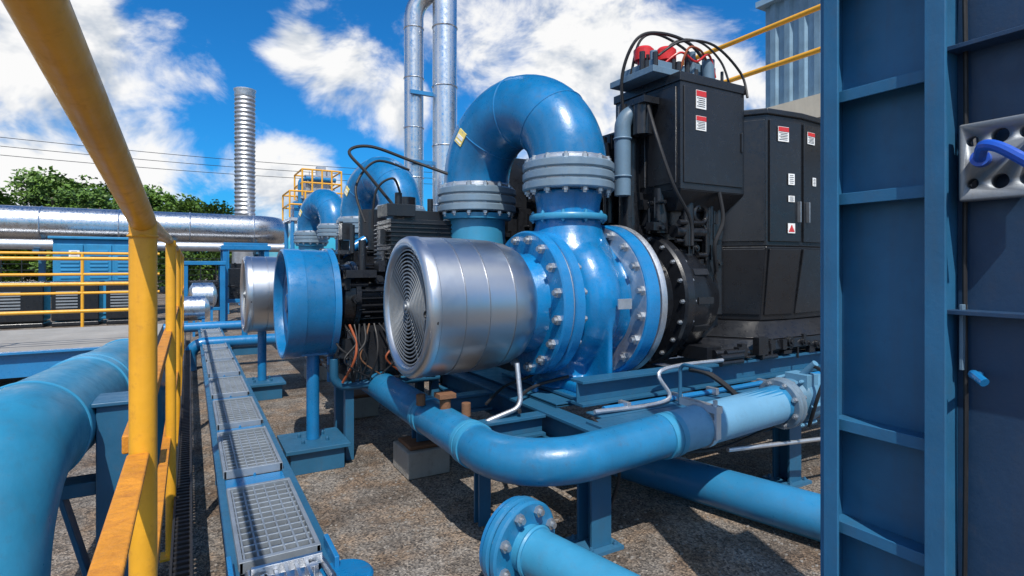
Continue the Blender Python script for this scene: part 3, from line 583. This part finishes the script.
# ------------------------------------------------------------------ far objects
t=thing("shed","bright blue metal equipment shed with louvred doors","shed",(-2.4,21,0))
b=B();b.box((-3.4,20.4,0),(-1.3,22.4,2.35));b.box((-3.5,20.3,2.35),(-1.2,22.5,2.43));part(t,"wall",b,[SHED],.02)
for a in(-3.3,-2.62,-1.95):
    b=B();b.box((a,20.36,.15),(a+.6,20.4,2.2))
    for k in range(8):b.box((a+.08,20.34,1.2+k*.11),(a+.52,20.36,1.26+k*.11))
    part(t,"door",b,[SHED],.01)
lab(t,None,(-2.9,20.33,1.9),(0,-1,0),.25,.25,"w")
for k,u in enumerate((-3.75,-2.6,-1.45)):
    t=thing("generator","black boxy generator on a steel base","generator",(u,18.8,0),"black generators by the shed")
    b=B();b.box((u-.5,18.4,.15),(u+.5,19.3,1.15));b.box((u-.54,18.36,1.1),(u+.54,19.34,1.17));b.box((u-.5,18.4,0),(u+.5,19.3,.12))
    part(t,"body",b,[BLK],.03)
    b=B()
    for j in range(7):b.box((u-.4,18.38,.4+j*.08),(u+.05,18.4,.44+j*.08))
    part(t,"grille",b,[GRATE])
t=thing("duct","long galvanised overhead duct with banded joints","duct",(-3,23.6,2.5))
b=B();b.tube([(-22,23.6,3.0),(3.0,23.6,2.95),(3.0,30,2.95)],.55,.9,40)
for k in range(12):b.torus((-21+k*2.1,23.6,3.0-k*.004),(1,0,0),.55,.025,40,6)
part(t,"pipe",b,[SILV])
b=B();b.tube([(-22,22.9,2.25),(3.2,22.9,2.25)],.16,.8,20);part(t,"small_pipe",b,[GALV])
for u in(-18,-13,-8,-4.2,-.5,2.2):
    b=B();b.box((u-.08,23.5,0),(u+.08,23.7,2.45));b.box((u-.08,22.7,2.0),(u+.08,23.8,2.09));part(t,"support",b,[BLUED])
b=B();b.rev((2.04,26.5,0),(0,0,1),[(0,.5),(3.5,.5),(3.6,.4)]+[(3.7+k*.09,.42 if k%2 else .38) for k in range(58)]+[(8.95,.40),(9.05,.44),(9.1,.44),(9.1,.35)],32)
single("chimney","corrugated galvanised steel chimney stack","chimney",b,[GALV],(2.04,26.5,0))
u,v=3.55,8.34
t=thing("exhaust_stack","pair of joined shiny galvanised exhaust pipes","exhaust pipe",(3.4,8.4,0))
b=B();b.cyl((u,v,0),(u,v,9),.195,seg=36)
for k in range(8):b.torus((u,v,1.6+k*.95),(0,0,1),.197,.012,36,6)
part(t,"pipe",b,[SILV])
b=B();b.tube([(3.13,8.62,0),(3.13,8.62,5.78),(3.55,8.34,6.2)],.155,.5,32)
for k in range(6):b.torus((3.13,8.62,1.4+k*.8),(0,0,1),.157,.01,32,6)
part(t,"branch_pipe",b,[SILV])
b=B()
for z in(2.2,3.2,4.3):b.box((3.0,8.4,z),(3.8,8.46,z+.06))
part(t,"brace",b,[BLUE])
t=thing("access_platform","yellow railed access platform with silver and blue equipment","platform",(3.9,20.8,0))
b=B();b.box((2.9,20,3.1),(4.9,21.6,3.2));b.box((3.3,20.3,3.9),(4.6,21.4,3.96));part(t,"deck",b,[GALV])
for z0,a,c in((3.2,2.9,4.9),(3.96,3.3,4.6)):
    b=B()
    for z in(z0+.45,z0+.9):
        b.tube([(a,20,z),(c,20,z)],.03,.1,8);b.tube([(a,20,z),(a,21.6,z)],.03,.1,8);b.tube([(a,21.6,z),(c,21.6,z)],.03,.1,8);b.tube([(c,20,z),(c,21.6,z)],.03,.1,8)
    for k in range(5):
        u=a+(c-a)*k/4;b.cyl((u,20,z0),(u,20,z0+.9),.03,seg=8);b.cyl((u,21.6,z0),(u,21.6,z0+.9),.03,seg=8)
    part(t,"guard_rail",b,[YEL])
for u in(3,4.8):
    for v in(20.1,21.5):
        b=B();b.cyl((u,v,0),(u,v,3.1),.07,seg=10);part(t,"leg",b,[BLUE])
b=B();b.box((3.5,20.5,3.96),(4.4,21.1,4.75));b.box((3.9,20.6,4.75),(4.2,20.9,5.1));b.box((4.25,20.6,4.75),(4.4,20.9,4.95));greeble(b,RN,40,'v',3.3,4.6,3.2,4.8,20.5,.3);part(t,"machine",b,[GALV],.02)
b=B();b.box((3.1,20.4,3.2),(3.9,21.1,3.8));b.box((4.1,20.3,3.2),(4.7,21,3.85));b.tube([(3.3,20.4,3.6),(3.3,20.4,4.6),(4.5,20.4,4.6)],.08,.2,12);part(t,"tank",b,[BLUE],.02)
for k,(u,v,s) in enumerate(((1.3,17,1.),(1.6,21,1.1),(.3,16,.8))):
    t=thing("equipment_stand","blue steel equipment frame at the yard end","steel frame",(u,v,0),"blue frames at the yard end")
    b=B()
    for a in(-.5,.5):
        for c in(-.5,.5):b.box((u+a*s-.06,v+c*s-.06,0),(u+a*s+.06,v+c*s+.06,2.0*s))
    b.box((u-.6*s,v-.6*s,2.0*s),(u+.6*s,v+.6*s,2.12*s));b.box((u-.55*s,v-.5*s,.6*s),(u+.55*s,v+.5*s,.7*s));part(t,"frame",b,[BLUE],.01)
    b=B();b.box((u-.4*s,v-.4*s,.7*s),(u+.4*s,v+.4*s,1.5*s));greeble(b,RN,20,'v',u-.4*s,u+.4*s,.7*s,1.5*s,v-.4*s,.15);part(t,"machine",b,[BLK],.01)
for u,v,z,r in((.05,12.6,.75,.24),(.25,14.5,.9,.3)):
    t=thing("tank","small silver horizontal tank on blue legs","tank",(u,v,0),"silver tanks at the yard end")
    b=B();b.rev((u-.3,v,z),AX,[(0,0),(.03,r*.6),(.10,r),(.5,r),(.57,r*.6),(.6,0)],32);part(t,"shell",b,[SILV])
    b=B();b.box((u-.2,v-.15,0),(u-.15,v+.15,z-r*.8));b.box((u+.15,v-.15,0),(u+.2,v+.15,z-r*.8));part(t,"leg",b,[BLUE])
for k,v in enumerate((9.8,12.2)):
    b=B();b.tube([(1.4,v,.42),(-3,v,.42)] if k else [(1.4,v,.4),(.0,v,.4),(.0,v,.0)],.09,.2,20);single("crossing_pipe","blue pipe crossing the yard at low level","pipe",b,[BLUE],(0,v,0),group="low crossing pipes")
t=thing("mesh_fence","black mesh fence at the yard edge","fence",(1,28,0))
b=B()
for k in range(30):b.cyl((-8+k*.6,28,0),(-8+k*.6,28,1.9),.02,seg=5)
for k in range(8):b.cyl((-8,28,.2+k*.24),(10,28,.2+k*.24),.012,seg=4)
part(t,"mesh",b,[BLK])
# building
t=thing("building","blue-grey corrugated industrial building with beige band","building",(13,5,0))
b=B();v=7.7;pts=[]
while v>-2:
    pts+=[(10.7,v),(10.7,v-.12),(10.63,v-.16),(10.63,v-.28)];v-=.32
vs=[(b.bm.verts.new((x,y,4.9)),b.bm.verts.new((x,y,7.1))) for x,y in pts]
for p,q in zip(vs,vs[1:]):b.f([p[0],q[0],q[1],p[1]])
b.box((10.72,-2,0),(17,7.7,7.05));part(t,"wall",b,[CLAD],ang=20)
b=B();b.box((10.5,-2,4.45),(10.72,7.75,4.9));part(t,"band",b,[BEI]);b=B();b.box((10.5,-2.1,7.1),(17.1,7.8,7.22));part(t,"roof",b,[CLAD])
t=thing("handrail","yellow guard rail of an elevated walkway","guard rail",(6.9,5,4))
b=B()
for z in(4.86,4.32):b.tube([(6.9,.5,z),(6.9,6.6,z)],.035,.1,12)
part(t,"rail",b,[YEL])
for v in(1,3,6.5):
    b=B();b.cyl((6.9,v,3.3),(6.9,v,4.86),.035,seg=12);part(t,"post",b,[YEL])
b=B();b.box((6.85,.5,3.1),(8.2,6.6,3.3));part(t,"deck",b,[BEI])
for v in(.7,6.3):
    b=B();b.box((7.2,v,0),(7.4,v+.2,3.1));part(t,"leg",b,[BLUED])
for k in range(3):
    b=B();b.curve([(-30,52,11.2-k*.6),(-10,50,10.2-k*.6),(5,48,9.7-k*.55),(20,45,9.6-k*.5),(50,40,10-k*.5)],.022,5,12)
    single("power_line","thin dark overhead power line","wire",b,[BLK],(0,48,9),group="overhead power lines")
# trees
def treemesh(seed,H):
    rnd=random.Random(seed);b=B()
    b.rev((0,0,0),(0,0,1),[(0,.3),(.8,.22),(H*.5,.15),(H*.8,.05)],10)
    for k in range(7):
        a=rnd.uniform(0,6.28);z=H*rnd.uniform(.3,.6);b.sweep([V((0,0,z)),V((math.cos(a)*.9,math.sin(a)*.9,z+.8)),V((math.cos(a)*1.8,math.sin(a)*1.8,z+1.9))],.06,6)
    tr=b;c=B();lob=[]
    for k in range(46):
        a=rnd.uniform(0,6.28);h=rnd.uniform(.15,.95);w=(1-abs(h-.42)*1.15)*H*.38
        lob.append((V((math.cos(a)*w*rnd.uniform(.2,1),math.sin(a)*w*rnd.uniform(.2,1),H*h)),rnd.uniform(.35,1.)*H*.115))
    for i in range(10500):
        p,r=rnd.choice(lob);d=V((rnd.gauss(0,1),rnd.gauss(0,1),rnd.gauss(0,1))).normalized();q=p+d*r*rnd.uniform(.4,1.3)
        s=rnd.uniform(.07,.19);x=(V((rnd.gauss(0,1),rnd.gauss(0,1),rnd.gauss(0,1)))).normalized();y=x.orthogonal().normalized()
        c.i=0 if rnd.random()<.6+.4*d.z else 1  # darker green gathers on lobe undersides: crown shade put into the colour
        c.f([c.bm.verts.new(q+x*s),c.bm.verts.new(q+y*s*.6),c.bm.verts.new(q-x*s),c.bm.verts.new(q-y*s*.6)])
    return tr,c
tms=[]
for s in range(3):
    tr,c=treemesh(s+3,8.0)
    a=mk(tr,"trunk",[BARK]);d=mk(c,"crown",[LEAF,LEAFD]);tms.append((a.data,d.data));bpy.data.objects.remove(a);bpy.data.objects.remove(d)
for k,(u,v,sc) in enumerate(((-17.5,39,.78),(-14.5,36,.70),(-11.3,38,.82),(-8.7,36,.66),(-6.2,39,.82),(-4.6,36,.68),(-2.2,39,.78),(-.2,37,.68),(1.2,39,.66),(4.5,46,.6),(-12.8,44,.82),(-8,45,.9),(-3.5,44,.86),(-16,46,.84))):
    t=thing("tree","leafy green deciduous tree behind the plant","tree",(u,v,0),"trees behind the plant")
    t.scale=(sc*1.15,sc*1.15,sc);t.rotation_euler=(0,0,k*1.3)
    for nm,me in zip(("trunk","crown"),tms[k%3]):
        o=bpy.data.objects.new(nm,me);COL.objects.link(o);o.parent=t
# ------------------------------------------------------------------ camera
TH=math.radians(29.9)
cam=bpy.data.cameras.new("camera");co=bpy.data.objects.new("camera",cam);COL.objects.link(co)
co.location=(0,0,1.6);co.rotation_euler=(math.radians(90),0,-TH);cam.sensor_width=36;cam.lens=36*560/1024;cam.shift_y=-23/1024
cam.clip_start=.02;cam.clip_end=3000;SC.camera=co
# ------------------------------------------------------------------ light & sky
el=math.radians(54);az=math.atan2(-.35,-.94)
S=V((math.sin(az)*math.cos(el),math.cos(az)*math.cos(el),math.sin(el)))
sl=bpy.data.lights.new("sun","SUN");sl.energy=4.8;sl.angle=math.radians(.5);sl.color=(1,.95,.88)
so=bpy.data.objects.new("sun",sl);COL.objects.link(so);so.rotation_euler=S.to_track_quat('Z','Y').to_euler();so.location=S*50
w=bpy.data.worlds.new("World");SC.world=w;w.use_nodes=True;nt=w.node_tree;N=nt.nodes;L=nt.links
bg=N["Background"];bg.inputs[1].default_value=.12
sky=N.new("ShaderNodeTexSky");sky.sky_type='NISHITA';sky.sun_disc=False;sky.sun_elevation=el;sky.sun_rotation=az%(2*math.pi);sky.ozone_density=2.5;sky.air_density=1.
tc=N.new("ShaderNodeTexCoord")
def M(op,a,b=None,c=None,cl=False):
    n=N.new("ShaderNodeMath");n.operation=op;n.use_clamp=cl
    for i,x in enumerate((a,b,c)):
        if x is None:continue
        if isinstance(x,(int,float)):n.inputs[i].default_value=x
        else:L.new(x,n.inputs[i])
    return n.outputs[0]
nrm=N.new("ShaderNodeVectorMath");nrm.operation='NORMALIZE';L.new(tc.outputs["Generated"],nrm.inputs[0]);D=nrm.outputs[0]
Fv=V((math.sin(TH),math.cos(TH),0));Rv=V((math.cos(TH),-math.sin(TH),0))
# cloud banks placed by compass bearing and elevation
blobs=[(50,60,140,1),(10,10,130,1),(120,160,90,1),(60,160,90,1),(350,85,55,1),(300,55,38,.95),(395,105,42,.9),(285,185,62,1),(220,165,40,.7),(490,30,75,1),(570,70,120,1),(670,60,90,1),(640,120,100,1),(730,100,55,.8),(150,30,40,.8),(-150,120,160,1)]
mask=None
for px,py,r,a in blobs:
    d=(Fv+Rv*((px-512)/560)+V((0,0,(265-py)/560))).normalized()
    r_=r/560/(1+((px-512)/560)**2)**.75
    vm=N.new("ShaderNodeVectorMath");vm.operation='DISTANCE';L.new(D,vm.inputs[0]);vm.inputs[1].default_value=d
    mr=N.new("ShaderNodeMapRange");mr.interpolation_type='SMOOTHSTEP';L.new(vm.outputs["Value"],mr.inputs[0]);mr.inputs[1].default_value=r_*.25;mr.inputs[2].default_value=r_*1.5;mr.inputs[3].default_value=a;mr.inputs[4].default_value=0
    mask=mr.outputs[0] if mask is None else M('MAXIMUM',mask,mr.outputs[0])
def cn(scale,off=(0,0,0),det=9,ro=.60):
    mp=N.new("ShaderNodeMapping");mp.inputs["Location"].default_value=off;mp.inputs["Scale"].default_value=(1,1,1.35);L.new(D,mp.inputs[0])
    n=N.new("ShaderNodeTexNoise");n.inputs["Scale"].default_value=scale;n.inputs["Detail"].default_value=det;n.inputs["Roughness"].default_value=ro;n.inputs["Distortion"].default_value=.35;L.new(mp.outputs[0],n.inputs["Vector"]);return n.outputs["Fac"]
n1=cn(6.);n2=cn(6.,(S.x*.05,S.y*.05,S.z*.06),5);n3=cn(6.,(0,0,0),5);big=cn(2.2,(3,1,2),4)
vb=N.new("ShaderNodeVectorMath");vb.operation='DOT_PRODUCT';L.new(D,vb.inputs[0]);vb.inputs[1].default_value=Fv
back=M('MULTIPLY',M('SUBTRACT',.45,vb.outputs["Value"],cl=True),M('MULTIPLY',M('SUBTRACT',big,.42,cl=True),9))
mask=M('MAXIMUM',mask,M('MINIMUM',back,1.))
dens=M('ADD',M('MULTIPLY',mask,.46),M('MULTIPLY',n1,1.5))
mr=N.new("ShaderNodeMapRange");mr.interpolation_type='SMOOTHSTEP';L.new(dens,mr.inputs[0]);mr.inputs[1].default_value=.86;mr.inputs[2].default_value=1.22;alpha=mr.outputs[0]
sh=M('MULTIPLY_ADD',M('SUBTRACT',n3,n2),2.6,.78)
thick=M('SUBTRACT',dens,1.15,cl=True)
lum=M('SUBTRACT',sh,M('MULTIPLY',thick,.5));lum=M('MINIMUM',M('MAXIMUM',lum,.2),1.0)
cr=N.new("ShaderNodeValToRGB");L.new(lum,cr.inputs[0]);cr.color_ramp.elements[0].position=.2;cr.color_ramp.elements[0].color=(.38,.47,.60,1);cr.color_ramp.elements[1].position=.78;cr.color_ramp.elements[1].color=(1,1,1,1)
cs=N.new("ShaderNodeVectorMath");cs.operation='SCALE';L.new(cr.outputs[0],cs.inputs[0]);cs.inputs["Scale"].default_value=8.1
tint=N.new("ShaderNodeVectorMath");tint.operation='MULTIPLY';L.new(sky.outputs[0],tint.inputs[0]);tint.inputs[1].default_value=(.11,.72,1.25)
mx=N.new("ShaderNodeMix");mx.data_type='RGBA';L.new(alpha,mx.inputs[0]);L.new(tint.outputs[0],mx.inputs[6]);L.new(cs.outputs[0],mx.inputs[7])
L.new(mx.outputs[2],bg.inputs[0])
SC.view_settings.view_transform='Standard';SC.view_settings.look='None';SC.view_settings.exposure=0
